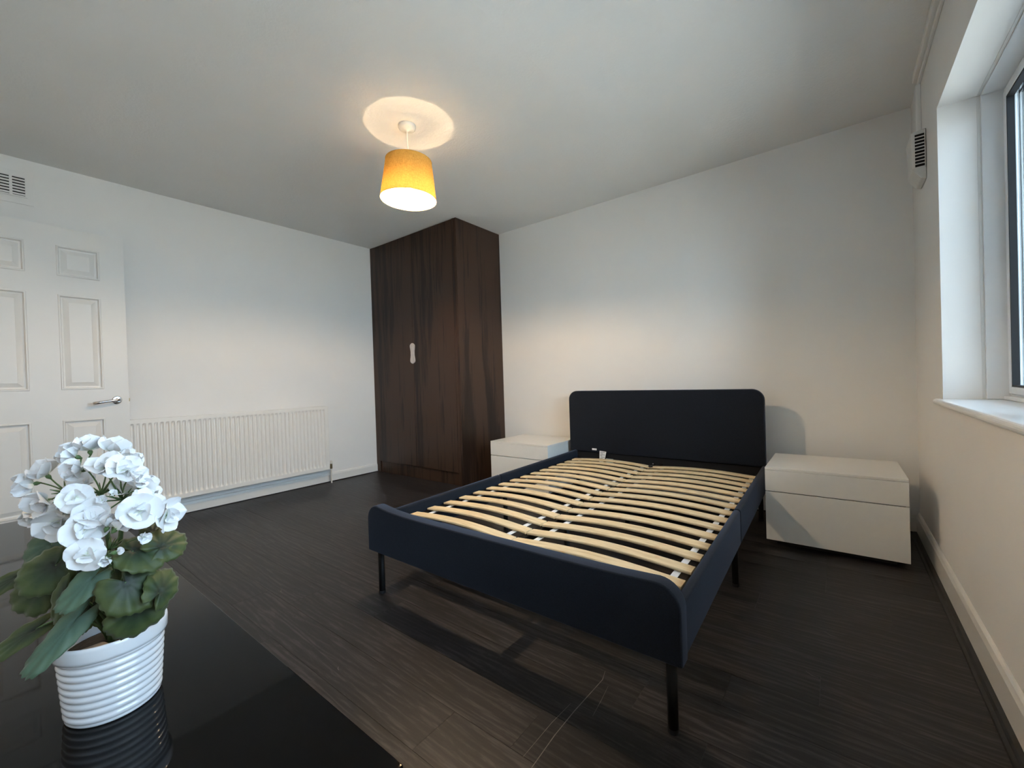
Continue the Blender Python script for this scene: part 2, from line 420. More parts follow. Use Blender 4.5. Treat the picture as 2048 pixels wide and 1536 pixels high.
bm = nb(); frame_ring(bm, XF0, XF1, WY0+t, WY1-t, WZ0, WZ1-t, .022)
ym = [WY0+t+.022, WY0+.82, WY1-.85, WY1-t-.022]
for k in (1, 2): box(bm, XF0, XF1, ym[k]-.03, ym[k]+.03, WZ0+.022, WZ1-t-.022)
build('window_frame', bm, 'upvc', win, bevel=.002)
for k in range(3):
    y0 = ym[k]+(.03 if k else 0); y1 = ym[k+1]-(.03 if k < 2 else 0); z0, z1 = WZ0+.022, WZ1-t-.022
    bm = nb(); frame_ring(bm, XF0-.008, XF1-.012, y0+.002, y1-.002, z0+.002, z1-.002, .028)
    sash = build('sash', bm, 'upvc', win, bevel=.003)
    bm = nb(); frame_ring(bm, XF0-.006, XF0+.014, y0+.030, y1-.030, z0+.030, z1-.030, .007)
    build('gasket', bm, 'gasket', sash)
    build('pane', bx(XF0+.014, XF0+.020, y0+.031, y1-.031, z0+.031, z1-.031), 'glass', sash)
# sill board with rounded nosing
p = [(XL1+.06, WZ0), (W-.012, WZ0)] + [(W-.012-.013*math.sin(a), WZ0-.013+.013*math.cos(a)) for a in [i*PI/8 for i in range(1, 8)]] + [(W-.012, WZ0-.026), (W, WZ0-.03), (XL1+.06, WZ0-.03)]
build('window_sill', prism(nb(), p, lambda a, b, d: (a, d, b), WY0-.05, WY1+.055), 'upvc', win)
bm = nb(); box(bm, XL1-.030, XL1+.02, WY0+.01, WY1-.012, WZ0, WZ0+.016)
build('sill_upstand', bm, 'upvc', win, bevel=.004)

tag(build('ground', bx(W+.4, W+60, -40, 40, -.9, -.8), 'lawn'), kind='structure')

# boxed cable trunking up in the corner
bm = nb(); box(bm, W-.020, W, -.355, -.30, 2.07, H-.055); box(bm, W-.028, W, D, -.33, H-.035, H); box(bm, W-.012, W, D, -.33, H-.055, H-.036)
tag(build('trim_5', bm, 'wall', bevel=.003), kind='structure')

# ================================================================== WARDROBE
WW, WD = 1.305, .612
wr = thing('wardrobe', (WW/2, -WD/2, 0), 'tall dark brown two-door wardrobe built floor to ceiling in the corner', 'wardrobe')
FRT = -WD
bm = nb(); box(bm, .012, WW-.022, -.585, -.002, .02, H-.006)
build('carcass', bm, 'wenge', wr)
build('side_panel', bx(WW-.022, WW, FRT+.004, -.002, .0, H-.003), 'wenge', wr, bevel=.001)
build('end_trim', bx(WW-.052, WW-.023, FRT, -.586, .0, H-.003), 'wenge', wr, bevel=.0015)
build('filler', bx(.003, .070, FRT+.002, -.586, .0, H-.003), 'wenge', wr, bevel=.001)
build('plinth', bx(.071, WW-.053, FRT+.014, -.586, .0, .114), 'wenge', wr, bevel=.001)
XS = .672
for x0, x1, s in ((.073, XS-.0015, -1), (XS+.0015, WW-.0545, 1)):
    d_ = build('door', bx(x0, x1, FRT, -.587, .119, H-.006), 'wenge', wr, bevel=.0012)
    zc = 1.231; pts = []
    for zz, hw in ((-.100, .004), (-.088, .024), (-.074, .031), (-.055, .029), (-.02, .022), (.02, .022), (.055, .029), (.074, .031), (.088, .024), (.100, .004)):
        pts.append((XS+s*(.0015+hw), zc+zz))
    pts = [(XS+s*.0015, zc-.100)] + pts + [(XS+s*.0015, zc+.100)]
    build('handle', prism(nb(), pts, lambda a, b, d: (a, d, b), FRT-.016, FRT-.0005), 'handle', d_, bevel=.003, label='pale metal half handle')

# ================================================================== BED
bed = thing('bed_frame', (2.91, -1.17, 0), 'double bed frame upholstered in dark navy fabric with rounded headboard', 'bed')
RZ0, RZ1 = .195, .345
def foot_outline():                      # top edge dips slightly between the rounded corners
    pts = rrect(2.266, 3.634, RZ0-.002, .400, .066, .006)
    k = next(i for i, q in enumerate(pts) if q[1] > .399)           # top right end of the straight
    top = [(3.568-1.236*u, .400-.019*(.35+.65*u)*(1-(2*u-1)**6)) for u in [j/14 for j in range(1, 14)]]
    return pts[:k+1] + top + pts[k+1:]
fb = build('footboard', prism(nb(), foot_outline(), lambda a, b, d: (a, d, b), -2.196, -2.146), 'fabric', bed, bevel=.014, seg=4)
hb = build('headboard', prism(nb(), rrect(2.166, 3.584, .335, .832, .072, .01), lambda a, b, d: (a, d, b), -.205, -.150), 'fabric', bed, bevel=.016, seg=4)
build('headboard_base', bx(2.176, 3.576, -.192, -.152, .16, .34), 'fabric_black', bed, bevel=.004)
def rail(xf, xh, th):
    def mp(a, b, c):          # a across, b 0..1 along from foot to head
        return (xf+(xh-xf)*b + a, -2.146+(2.146-.205)*b, c)
    return mp
for nm, xf, xh, s in (('L', 2.270, 2.212, 1), ('R', 3.630, 3.592, -1)):
    mp = rail(xf, xh, .04)
    o = build('side_rail', bx(*(sorted((0, s*.028))), 0, .462, RZ0, RZ1, mp=mp), 'fabric', bed, bevel=.011, seg=4)
    o2 = build('side_rail', bx(*(sorted((0, s*.028))), .4635, 1, RZ0, RZ1, mp=mp), 'fabric', bed, bevel=.011, seg=4)
    # slat ledge
    build('ledge', bx(*(sorted((s*.0285, s*.060))), .02, .98, .265, .2915, mp=mp), 'black_metal', bed)
LEGR = .0140
def leg(name, x, y, z1, r=LEGR):
    bm = nb(); lathe(bm, [(r*.93, .002), (r, .006), (r, z1)], lambda a, b, h: (x+a, y+b, h), 16)
    o = build(name, bm, 'black_metal', bed, smooth=False)
    lathe_f = nb(); lathe(lathe_f, [(r*1.08, 0), (r*1.1, .006), (r*1.1, .012)], lambda a, b, h: (x+a, y+b, h), 16)
    build('foot_cap', lathe_f, 'gasket', o)
    for p in o.data.polygons: p.use_smooth = abs(p.normal.z) < .5
for x, y in ((2.316, -2.165), (3.597, -2.167), (2.290, -1.24), (3.582, -1.232), (2.250, -.235), (3.556, -.235)):
    leg('leg', x, y, .20 if y < -2 else .26)
for y in (-1.55, -.83): leg('support_leg', 2.918, y, .262, .014)
build('centre_beam', bx(2.903, 2.933, -2.145, -.193, .255, .2915), 'black_metal', bed)
for y in (-1.9, -1.24, -.55): build('cross_bar', bx(2.33, 3.51, y-.012, y+.012, .235, .2545), 'black_metal', bed)
# tags hanging off the headboard
build('label_tag', bx(2.372, 2.412, -.2075, -.2055, .352, .367), 'paper', bed, label='small white fabric label')
bm = nb(); prism(bm, [(2.435, .255), (2.440, .352), (2.497, .348), (2.487, .300), (2.470, .265)], lambda a, b, d: (a, d, b), -.212, -.2105)
tg = build('care_tag', bm, 'paper', bed, label='creased white care tag with small print')
bm = nb()
for i, (a, b_) in enumerate(((2.446, 2.489), (2.448, 2.470), (2.446, 2.486), (2.446, 2.462), (2.452, 2.484), (2.444, 2.466), (2.446, 2.476))):
    z = .341-.0095*i; box(bm, a, b_, -.2127, -.2121, z-.0014, z+.0014)
build('print_lines', bm, 'ink', tg)
build('leaflet', bx(2.495, 2.555, -.214, -.2125, .262, .296), 'paper_green', bed, label='folded pale green leaflet')
bm = nb(); lathe(bm, [(.006, 0), (.007, .003), (.004, .006)], lambda a, b, h: (2.86+a, -.193-h, .283+b), 10)
build('bolt', bm, 'chrome', bed)

# slatted bases: two rolls, fifteen bowed slats each
def slat_mesh(L, bow, w=.053, th=.010, n=10):
    bm = nb(); rows = []
    for i in range(n+1):
        u = i/n; x = -L/2+L*u; zc = bow*math.sin(PI*u)
        rows.append([bm.verts.new((x, yy, zc+zz)) for yy, zz in ((-w/2+.002, -th/2), (w/2-.002, -th/2), (w/2, -th/2+.003), (w/2, th/2-.003), (w/2-.002, th/2), (-w/2+.002, th/2), (-w/2, th/2-.003), (-w/2, -th/2+.003))])
    k = 8
    for a, b in zip(rows, rows[1:]):
        for i in range(k): bm.faces.new((a[i], b[i], b[(i+1) % k], a[(i+1) % k]))
    bm.faces.new(rows[0]); bm.faces.new(rows[-1][::-1])
    return bm
SY = [-1.964+.1136*i for i in range(15)]
for side, lab in ((0, 'roll of bowed pale birch bed slats on the wardrobe side of the bed'), (1, 'roll of bowed pale birch bed slats on the window side of the bed')):
    x0, x1 = ((2.299, 2.914), (2.923, 3.574))[side]
    b_ = thing('slatted_base', ((x0+x1)/2, -1.2, .284), lab, 'bed slats', 'slatted rolls in the bed')
    first = None
    for i, y in enumerate(SY):
        sk = -.0008*i*(1 if side else .6)
        w = ((x0+x1)/2 + sk, y, .298)
        if first is None:
            first = build('slat', slat_mesh(x1-x0, .017), 'birch', b_, origin=(0, 0, 0))
            first.location = Vector(w)-WL[b_.name]; WL[first.name] = Vector(w)
        else: copy_of(first, b_, w)
    for xx in ((x0+.052, x1-.048)[0], x1-.062 if side == 0 else x1-.042) if side == 0 else (x0+.064, x1-.045):
        bm = nb(); box(bm, xx-.0115, xx+.0115, SY[0], SY[-1], .2925, .2935)
        build('strap', bm, 'tape', b_, label='white webbing strap')
build('clip', bx(2.905, 2.932, -.412, -.395, .306, .318), 'gasket', bed, bevel=.003)

# ================================================================== BEDSIDE CABINETS
def nightstand(x0, x1, yf, depth, label, zt=.422):
    t = thing('bedside_cabinet', ((x0+x1)/2, yf+depth/2, 0), label, 'bedside cabinet', 'white bedside cabinets')
    yb = yf+depth
    build('plinth', bx(x0+.045, x1-.045, yf+.05, yb-.02, 0, .031), 'cabinet_dark', t)
    build('body', bx(x0+.010, x1-.010, yf+.021, yb, .031, zt-.013), 'cabinet_white', t, bevel=.001)
    build('top', bx(x0, x1, yf, yb, zt-.0125, zt), 'cabinet_white', t, bevel=.0015)
    build('drawer', bx(x0, x1, yf, yf+.020, .030, .2915), 'cabinet_white', t, bevel=.0015)
    build('drawer', bx(x0, x1, yf, yf+.020, .2955, zt-.0135), 'cabinet_white', t, bevel=.0015)
    build('finger_gap', bx(x0+.012, x1-.012, yf+.008, yf+.0205, .2914, .2956), 'cabinet_dark', t)
nightstand(3.632, 4.207, -.640, .490, 'white two-drawer bedside cabinet between the bed and the window wall')
nightstand(1.556, 2.148, -.520, .480, 'white two-drawer bedside cabinet between the wardrobe and the bed', .416)

# ================================================================== RADIATOR
rd = thing('radiator', (.06, -1.91, .14), 'long white panel radiator with vertical ribs on the left wall', 'radiator')
RY0, RY1, RB, RT, RX = -2.640, -1.194, .140, .746, .100
nfl = 43; bm = nb(); ys = []
m_ = .022; pitch = (RY1-RY0-2*m_)/nfl
ys.append((RY0, 0)); 
for i in range(nfl):
    b0 = RY0+m_+i*pitch
    for u, d in ((.0, 0), (.10, .35), (.22, 1), (.50, 1), (.62, .35), (.72, 0)): ys.append((b0+u*pitch, d))
ys.append((RY1, 0))
zr = [(RB, 0), (RB+.030, 0), (RB+.046, .75), (RB+.056, 1), (RT-.050, 1), (RT-.040, .75), (RT-.028, 0), (RT, 0)]
grid = [[bm.verts.new((RX-.0115*d*k, y, z)) for y, d in ys] for z, k in zr]
for a, b in zip(grid, grid[1:]):
    for i in range(len(ys)-1): bm.faces.new((a[i], a[i+1], b[i+1], b[i]))
# return edges
for row, zz in ((grid[0], RB), (grid[-1], RT)):
    back = [bm.verts.new((RX-.014, y, zz)) for y, d in ys]
    for i in range(len(ys)-1): bm.faces.new((row[i], row[i+1], back[i+1], back[i]))
rp = build('front_panel', bm, 'rad_white', rd)
bm = nb(); box(bm, .030, .044, RY0+.01, RY1-.01, RB+.005, RT-.006); build('back_panel', bm, 'rad_white', rd, bevel=.004)
for yy in (RY0-.001, RY1-.003): build('end_plate', bx(.030, RX+.001, yy, yy+.004, RB+.004, RT), 'rad_white', rd, bevel=.001)
bm = nb(); box(bm, .030, .036, RY0+.004, RY1-.004, RT-.006, RT); box(bm, RX-.020, RX-.012, RY0+.004, RY1-.004, RT-.006, RT)
for i in range(72): 
    yy = RY0+.012+i*.0198; box(bm, .036, RX-.020, yy, yy+.008, RT-.005, RT-.001)
build('top_grille', bm, 'rad_white', rd)
for yy in (-2.4, -1.42): build('wall_bracket', bx(.001, .030, yy-.02, yy+.02, RB+.04, RT-.06), 'rad_white', rd)
vy, vz, vx = -1.166, .168, .070
bm = nb(); lathe(bm, [(.010, -.030), (.012, -.028), (.012, .018), (.008, .020)], lambda a, b, h: (vx+a, vy+b, vz+h), 14)
vv = build('valve', bm, 'brass', rd, smooth=False, label='dull metal radiator valve')
bm = nb(); lathe(bm, [(.013, .0), (.0145, .004), (.0145, .022), (.011, .027)], lambda a, b, h: (vx+a, vy+b, vz+.018+h), 14)
build('valve_cap', bm, 'cord', vv)
bm = nb(); tube(bm, [(vx, vy-.004, vz-.004), (vx, vy-.030, vz-.004)], .009, 10); build('union_nut', bm, 'brass', vv)
bm = nb(); tube(bm, [(vx, vy, vz-.028), (vx, vy, .0)], .0075, 10); build('pipe', bm, 'cord', rd)

# ================================================================== ROOM DOOR (open, folded back near the left wall)
A0 = Vector((.118, -2.618, 0)); Hg = Vector((.166, -3.385, 0)); DL = (Hg-A0).length
dU = (Hg-A0).normalized(); dN = Vector((-dU.y, dU.x, 0)); 
if dN.x < 0: dN = -dN
def dm(s, d, z): return A0 + dU*s + dN*d + Vector((0, 0, z))
door = bpy.data.objects.new('door_1', None); link(door, None, (A0+Hg)/2); tag(door, 'white six-panel room door standing open against the left wall', kind='structure')
DT = 1.982; cols = ((.122, .318), (.447, .643)); rows_ = ((.215, .775), (.965, 1.562), (1.678, 1.868))
sx = sorted({0., DL, *[c for cc in cols for c in cc]}); sz = sorted({.008, DT, *[c for cc in rows_ for c in cc]})
bm = nb(); V = {}
def gv(s, d, z):
    k = (round(s, 4), round(d, 4), round(z, 4))
    if k not in V: V[k] = bm.verts.new(dm(s, d, z))
    return V[k]
for i in range(len(sx)-1):
    for j in range(len(sz)-1):
        c_ = ((sx[i]+sx[i+1])/2, (sz[j]+sz[j+1])/2)
        if any(a < c_[0] < b for a, b in cols) and any(a < c_[1] < b for a, b in rows_): continue
        bm.faces.new((gv(sx[i], 0, sz[j]), gv(sx[i+1], 0, sz[j]), gv(sx[i+1], 0, sz[j+1]), gv(sx[i], 0, sz[j+1])))
dl = build('door_leaf', bm, 'door_white', door)
bm = nb(); box(bm, 0, DL, -.038, -.013, .008, DT, mp=dm)
for s0, s1, z0, z1 in ((0, .02, .008, DT), (DL-.02, DL, .008, DT), (.02, DL-.02, .008, .02), (.02, DL-.02, DT-.02, DT)): box(bm, s0, s1, -.013, -.0004, z0, z1, mp=dm)
build('door_core', bm, 'door_white', door)
for a, b in cols:
    for z0, z1 in rows_:
        bm = nb(); loops = []
        for ins, dp in ((0, 0), (.003, .0035), (.009, .0035), (.014, -.0110), (.022, -.0125), (.046, -.0015), (.047, -.0008)):
            loops.append([bm.verts.new(dm(s, dp, z)) for s, z in ((a+ins, z0+ins), (b-ins, z0+ins), (b-ins, z1-ins), (a+ins, z1-ins))])
        for l0, l1 in zip(loops, loops[1:]):
            for k in range(4): bm.faces.new((l0[k], l0[(k+1) % 4], l1[(k+1) % 4], l1[k]))
        bm.faces.new(loops[-1])
        build('panel', bm, 'door_white', door)
hs, hz = .062, .888
bm = nb(); lathe(bm, [(.026, .0), (.026, .006), (.022, .010), (.013, .011), (.011, .045)], lambda a, b, h: dm(hs+a, h, hz+b), 28)
hr = build('handle_rose', bm, 'chrome', door, label='round chrome handle rose')
bm = nb(); pts = [dm(hs-.006, .046, hz+.001), dm(hs+.012, .050, hz), dm(hs+.05, .052, hz-.004), dm(hs+.085, .052, hz-.009), dm(hs+.125, .050, hz-.016)]
tube(bm, pts, [.0095, .0085, .0075, .0085, .0110], 14)
build('lever', bm, 'chrome', hr, smooth=True, label='tapered chrome lever')
build('latch', bx(-.007, .0, -.024, -.012, hz-.012, hz+.010, mp=dm), 'brass', door)
build('latch_plate', bx(-.0012, .0, -.030, -.006, hz-.05, hz+.05, mp=dm), 'chrome', door)
for z in (.22, 1.0, 1.76):
    bm = nb(); lathe(bm, [(.007, -.045), (.007, .045)], lambda a, b, h: dm(DL+.004+a, b-.004, z+h), 10); build('hinge', bm, 'chrome', door)

# ================================================================== VENTS
vt = thing('wall_vent', (0, -3.16, 2.2), 'white louvred air vent grille high on the left wall above the door', 'vent')
build('vent_plate', bx(.0, .006, -3.36, -3.005, 2.118, 2.318), 'wall', vt, bevel=.002)
build('vent_backing', bx(.0062, .0072, -3.31, -3.042, 2.168, 2.282), 'vent_hole', vt)
for c0, c1 in ((-3.300, -3.243), (-3.231, -3.174), (-3.162, -3.105), (-3.093, -3.040)):
    for i in range(7):
        z = 2.172+i*.0178
        bm = nb(); prism(bm, [(.0073, z), (.0073, z+.0105), (.0095, z+.0105), (.0135, z-.001), (.0115, z-.001)], lambda a, b, d: (a, d, b), c0, c1)
        build('louvre', bm, 'wall', vt)
bm = nb(); frame_ring(bm, .0062, .0125, -3.318, -3.034, 2.160, 2.290, .008)
for yy in (-3.237, -3.168, -3.099): box(bm, .0073, .0125, yy-.006, yy+.006, 2.168, 2.282)
build('vent_frame', bm, 'wall', vt)

v2 = thing('vent_hood', (W, -.42, 1.86), 'small white hooded vent with dark slots beside the window', 'vent')
bm = nb()
prism(bm, [(W-.001, 1.835), (W-.020, 1.84), (W-.050, 1.885), (W-.054, 2.058), (W-.048, 2.066), (W-.001, 2.074)], lambda a, b, d: (a, d, b), -.475, -.315)
build('hood', bm, 'vent_white', v2, bevel=.004)
build('slot_panel', bx(W-.040, W-.006, -.4765, -.4752, 1.897, 2.050), 'vent_hole', v2)
for i in range(9):
    z = 1.910+i*.0158
    build('slot_bar', bx(W-.041, W-.005, -.4795, -.4766, z-.0022, z+.0022), 'vent_white', v2)
bm = nb()
box(bm, W-.048, W-.040, -.4795, -.4752, 1.890, 2.062); box(bm, W-.0065, W-.0030, -.4795, -.4752, 1.890, 2.062)
build('slot_frame', bm, 'vent_white', v2)

# ================================================================== PENDANT LAMP
LX, LY = 2.052, -1.722
lamp = thing('pendant_lamp', (LX, LY, H), 'lit pendant lamp with a tapered mustard yellow fabric shade', 'lamp')
bm = nb(); lathe(bm, [(.050, 0), (.050, -.006), (.047, -.016), (.036, -.024), (.012, -.027), (.008, -.034)], lambda a, b, h: (LX+a, LY+b, H+h), 32)
build('ceiling_rose', bm, 'cord', lamp, smooth=True)
bm = nb(); tube(bm, [(LX, LY, H-.03), (LX, LY, 2.145)], .0035, 8); build('cord', bm, 'cord', lamp)
bm = nb(); lathe(bm, [(.010, 2.150), (.019, 2.140), (.019, 2.085), (.016, 2.078)], lambda a, b, h: (LX+a, LY+b, h), 20); build('lamp_holder', bm, 'cord', lamp, smooth=True)
TOPZ, BOTZ, RTP, RBT = 2.198, 1.982, .128, .156
TLT = Matrix.Rotation(math.radians(2.2), 3, Vector((fw.x, fw.y, 0)).normalized())
pv = Vector((LX, LY, 2.10))
def sh(a, b, h): return pv + TLT @ (Vector((LX+a, LY+b, h))-pv)
bm = nb(); lathe(bm, [(RTP, TOPZ), (RBT, BOTZ)], sh, 72, cap=False)
shd = build('shade', bm, 'shade', lamp, smooth=True)
c0 = sum((p.normal.dot(p.center) for p in shd.data.polygons))
if c0 < 0: shd.data.flip_normals()
for nm, r, z in (('rim', RTP, TOPZ), ('rim', RBT, BOTZ)):
    bm2 = nb(); tube(bm2, [sh(r*math.cos(2*PI*i/64), r*math.sin(2*PI*i/64), z) for i in range(65)], .0016, 6, cap=False); build(nm, bm2, 'shade', shd)
bm = nb()
for k in range(3):
    a = 2*PI*k/3+.4; tube(bm, [sh(RTP*math.cos(a), RTP*math.sin(a), TOPZ-.004), sh(.05*math.cos(a), .05*math.sin(a), 2.115), sh(.018*math.cos(a), .018*math.sin(a), 2.108)], .0014, 6)
build('shade_spider', bm, 'cord', shd)
bm = nb(); lathe(bm, [(.002, 2.006), (.012, 2.008), (.021, 2.014), (.027, 2.023), (.0295, 2.036)], lambda a, b, h: (LX+a, LY+b, h), 24)
bl = build('bulb', bm, 'bulb', lamp, smooth=True)
bm = nb(); lathe(bm, [(.0300, 2.0362), (.0288, 2.044), (.020, 2.062), (.014, 2.077)], lambda a, b, h: (LX+a, LY+b, h), 24)
build('bulb_body', bm, 'cord', bl, smooth=True)

# ================================================================== LOW BLACK GLOSS UNIT
TX0, TX1, TY0, TY1, TZ = 1.0, 3.434, -3.44, -2.897, .37
tv = thing('low_sideboard', ((TX0+TX1)/2, (TY0+TY1)/2, 0), 'long low table unit with a mirror-like black gloss top', 'sideboard')
build('table_top', bx(TX0, TX1, TY0, TY1, TZ-.022, TZ), 'black_gloss', tv, bevel=.0015)
build('body', bx(TX0+.01, TX1-.01, TY0, TY1-.022, .05, TZ-.0225), 'black_gloss', tv)
for i in range(3):
    w_ = (TX1-TX0-.02)/3; a = TX0+.01+i*w_
    build('drawer', bx(a+.002, a+w_-.002, TY1-.0215, TY1-.003, .055, TZ-.026), 'black_gloss', tv, bevel=.0015)
for x in (TX0+.06, TX1-.06):
    for y in (TY0+.06, TY1-.07): build('foot', bx(x-.025, x+.025, y-.025, y+.025, 0, .05), 'black_metal', tv)
LEAVES=[
    (2.9889, -3.1175, 0.6023, 0.91, 0.095, 0.405, 0.316, 0.474, -0.822, 0.0433, 0.0457, 0.0),
    (2.9798, -3.1062, 0.5518, 0.986, 0.15, 0.076, 0.001, 0.446, -0.895, 0.0466, 0.0402, 0.0),
    (2.8663, -3.2061, 0.6333, 0.804, -0.418, 0.422, -0.086, -0.784, -0.614, 0.0389, 0.0427, 0.0),
    (2.8305, -3.2154, 0.5921, 0.875, -0.453, 0.171, -0.086, -0.492, -0.866, 0.0379, 0.0434, 0.0),
    (2.9774, -3.1005, 0.6571, 0.62, 0.087, 0.78, 0.334, 0.87, -0.363, 0.0408, 0.0424, 0.0),
    (2.9752, -3.0641, 0.659, 0.736, 0.34, 0.586, -0.531, 0.827, 0.188, 0.0325, 0.0411, 0.0),
    (2.9934, -3.0762, 0.5875, 0.744, 0.494, 0.449, -0.668, 0.555, 0.496, 0.0298, 0.0397, 0.0),
    (2.96, -3.1714, 0.6189, 0.734, -0.381, 0.562, 0.117, -0.745, -0.657, 0.0225, 0.0451, 1.0),
    (2.9449, -3.1967, 0.5459, 0.662, -0.364, 0.655, 0.245, -0.721, -0.648, 0.0234, 0.0644, 1.0),
    (2.8255, -3.2328, 0.5188, 0.516, -0.35, 0.782, 0.057, -0.897, -0.439, 0.0216, 0.0509, 0.0),
    (2.7439, -3.2446, 0.5981, 0.519, -0.373, 0.769, 0.001, -0.9, -0.436, 0.0196, 0.0449, 0.0),
    (2.9026, -3.1911, 0.5887, 0.611, -0.759, 0.222, 0.039, -0.252, -0.967, 0.0215, 0.0445, 0.0),
    (2.7975, -3.2023, 0.6559, 0.62, -0.485, 0.616, 0.121, -0.716, -0.687, 0.0347, 0.0347, 1.0),
    (2.9368, -3.0685, 0.6731, 0.532, 0.125, 0.837, -0.078, 0.992, -0.099, 0.0386, 0.028, 0.0),
    (2.8655, -3.138, 0.5574, 0.855, -0.109, 0.507, 0.502, -0.064, -0.862, 0.0423, 0.049, 0.0),
    (2.9024, -3.1212, 0.6213, 0.837, -0.027, 0.546, 0.532, 0.275, -0.801, 0.0337, 0.0379, 0.0),
    (2.8404, -3.1695, 0.6146, 0.823, -0.175, 0.54, 0.444, -0.394, -0.805, 0.0374, 0.0374, 0.0),
    (2.8997, -3.1621, 0.5512, 0.648, -0.592, 0.479, 0.254, -0.425, -0.869, 0.0175, 0.0359, 0.0),
]
FLOWERS=[
    (2.8504, -3.1463, 0.8466, 0.148, -0.115, 0.982, 0.0273, 0.5),
    (2.8772, -3.1128, 0.841, 0.053, 0.281, 0.958, 0.0279, 0.45),
    (2.8467, -3.1747, 0.8312, 0.224, -0.819, 0.528, 0.0248, 0.35),
    (2.7779, -3.2031, 0.8, 0.05, -0.55, 0.834, 0.0286, 0.5),
    (2.7648, -3.2264, 0.7734, 0.199, -0.98, 0.033, 0.0272, 0.35),
    (2.8822, -3.1727, 0.8036, 0.426, -0.889, 0.17, 0.0242, 0.35),
    (2.9279, -3.1371, 0.8151, 0.506, -0.173, 0.845, 0.0277, 0.8),
    (2.9022, -3.0937, 0.8182, 0.236, 0.662, 0.711, 0.0245, 0.4),
    (2.9557, -3.1155, 0.8069, 0.751, 0.131, 0.647, 0.0278, 0.85),
    (2.9639, -3.0967, 0.7881, 0.66, 0.686, 0.308, 0.0233, 0.5),
    (2.9547, -3.0788, 0.7649, 0.436, 0.88, 0.188, 0.0248, 0.4),
    (2.9294, -3.1745, 0.763, 0.946, -0.243, 0.215, 0.0232, 1.0),
    (2.8032, -3.2096, 0.7373, 0.525, -0.808, -0.268, 0.0311, 0.6),
    (2.8632, -3.195, 0.707, 0.793, -0.529, -0.303, 0.0301, 0.75),
    (2.9644, -3.1669, 0.7137, 0.98, -0.159, 0.122, 0.028, 1.0),
    (2.953, -3.1565, 0.7357, 0.73, 0.018, 0.683, 0.0248, 0.8),
    (2.977, -3.138, 0.7228, 0.278, 0.329, 0.903, 0.0187, 0.2),
    (2.9936, -3.1251, 0.7171, 0.438, 0.607, 0.664, 0.0203, 0.2),
    (3.0102, -3.1057, 0.7334, 0.994, -0.03, 0.109, 0.0285, 0.9),
    (2.9895, -3.09, 0.7453, 0.705, 0.388, 0.594, 0.0263, 0.8),
    (2.9975, -3.0589, 0.7123, 0.753, 0.658, -0.011, 0.0288, 0.8),
    (2.9778, -3.1696, 0.6726, 0.965, -0.252, 0.066, 0.0238, 1.0),
    (2.9608, -3.1637, 0.6868, 0.697, 0.129, 0.705, 0.0183, 0.5),
    (3.003, -3.131, 0.6742, 0.603, 0.761, 0.241, 0.0092, 0.2),
    (3.0022, -3.1508, 0.6618, 0.934, -0.23, -0.273, 0.0112, 0.4),
    (3.0089, -3.1009, 0.6869, 0.991, 0.131, 0.035, 0.0119, 0.5),
    (2.951, -3.1452, 0.7556, 0.905, -0.217, 0.366, 0.0095, 0.5),
    (2.9675, -3.1322, 0.7671, 0.81, 0.059, 0.583, 0.0079, 0.4),
    (2.8507, -3.1595, 0.7755, 0.394, -0.373, 0.84, 0.0235, 0.6),
    (2.8501, -3.1859, 0.7315, 0.647, -0.604, 0.465, 0.0227, 0.4),
    (2.916, -3.1089, 0.7637, 0.594, 0.242, 0.767, 0.0238, 0.5),
    (2.7577, -3.22, 0.7065, 0.355, -0.826, -0.438, 0.02, 0.5),
]

# ================================================================== POTTED GERANIUM
PX, PY, PB, PT, PH = 2.893, -3.130, .066, .0791, .142
plant = thing('potted_plant', (PX, PY, TZ), 'artificial white geranium in a ribbed white ceramic pot on the black gloss top', 'potted plant')
prof = [(PB-.010, .0), (PB-.003, .0006), (PB-.0005, .004)]
zr0, zr1 = .006, PH-.030
for i in range(64+1):
    u = i/64; z = zr0+(zr1-zr0)*u; r = PB + (PT-.0035-PB)*(z/PH)
    prof.append((r - .0026 + .0034*abs(math.sin(PI*8.5*u)), z))
prof += [(PT-.0055, PH-.029), (PT-.0012, PH-.027), (PT-.0004, PH-.022), (PT, PH-.006), (PT-.001, PH-.0015), (PT-.003, PH), (PT-.0055, PH-.0018), (PT-.007, PH-.008), (PT-.010, PH-.03), (PT-.014, PH-.045)]
bm = nb(); lathe(bm, prof, lambda a, b, h: (PX+a, PY+b, TZ+h), 72, cap=False)
bm.faces.new([v for v in bm.verts[:72]][::-1])
build('pot', bm, 'ceramic', plant, smooth=True)
bm = nb(); lathe(bm, [(PT-.0125, PH-.034), (PT-.03, PH-.030), (.02, PH-.026), (.002, PH-.025)], lambda a, b, h: (PX+a, PY+b, TZ+h), 36); build('soil', bm, 'soil', plant, smooth=True)
bm = nb(); box(bm, PX+.010, PX+.062, PY-.045, PY-.012, TZ+PH-.027, TZ+PH-.014, mp=lambda a, b, c: (a, b, c+.3*(a-PX-.03))); build('bark_chip', bm, 'bark', plant, bevel=.004)
BASE = Vector((PX, PY, TZ+PH-.03))

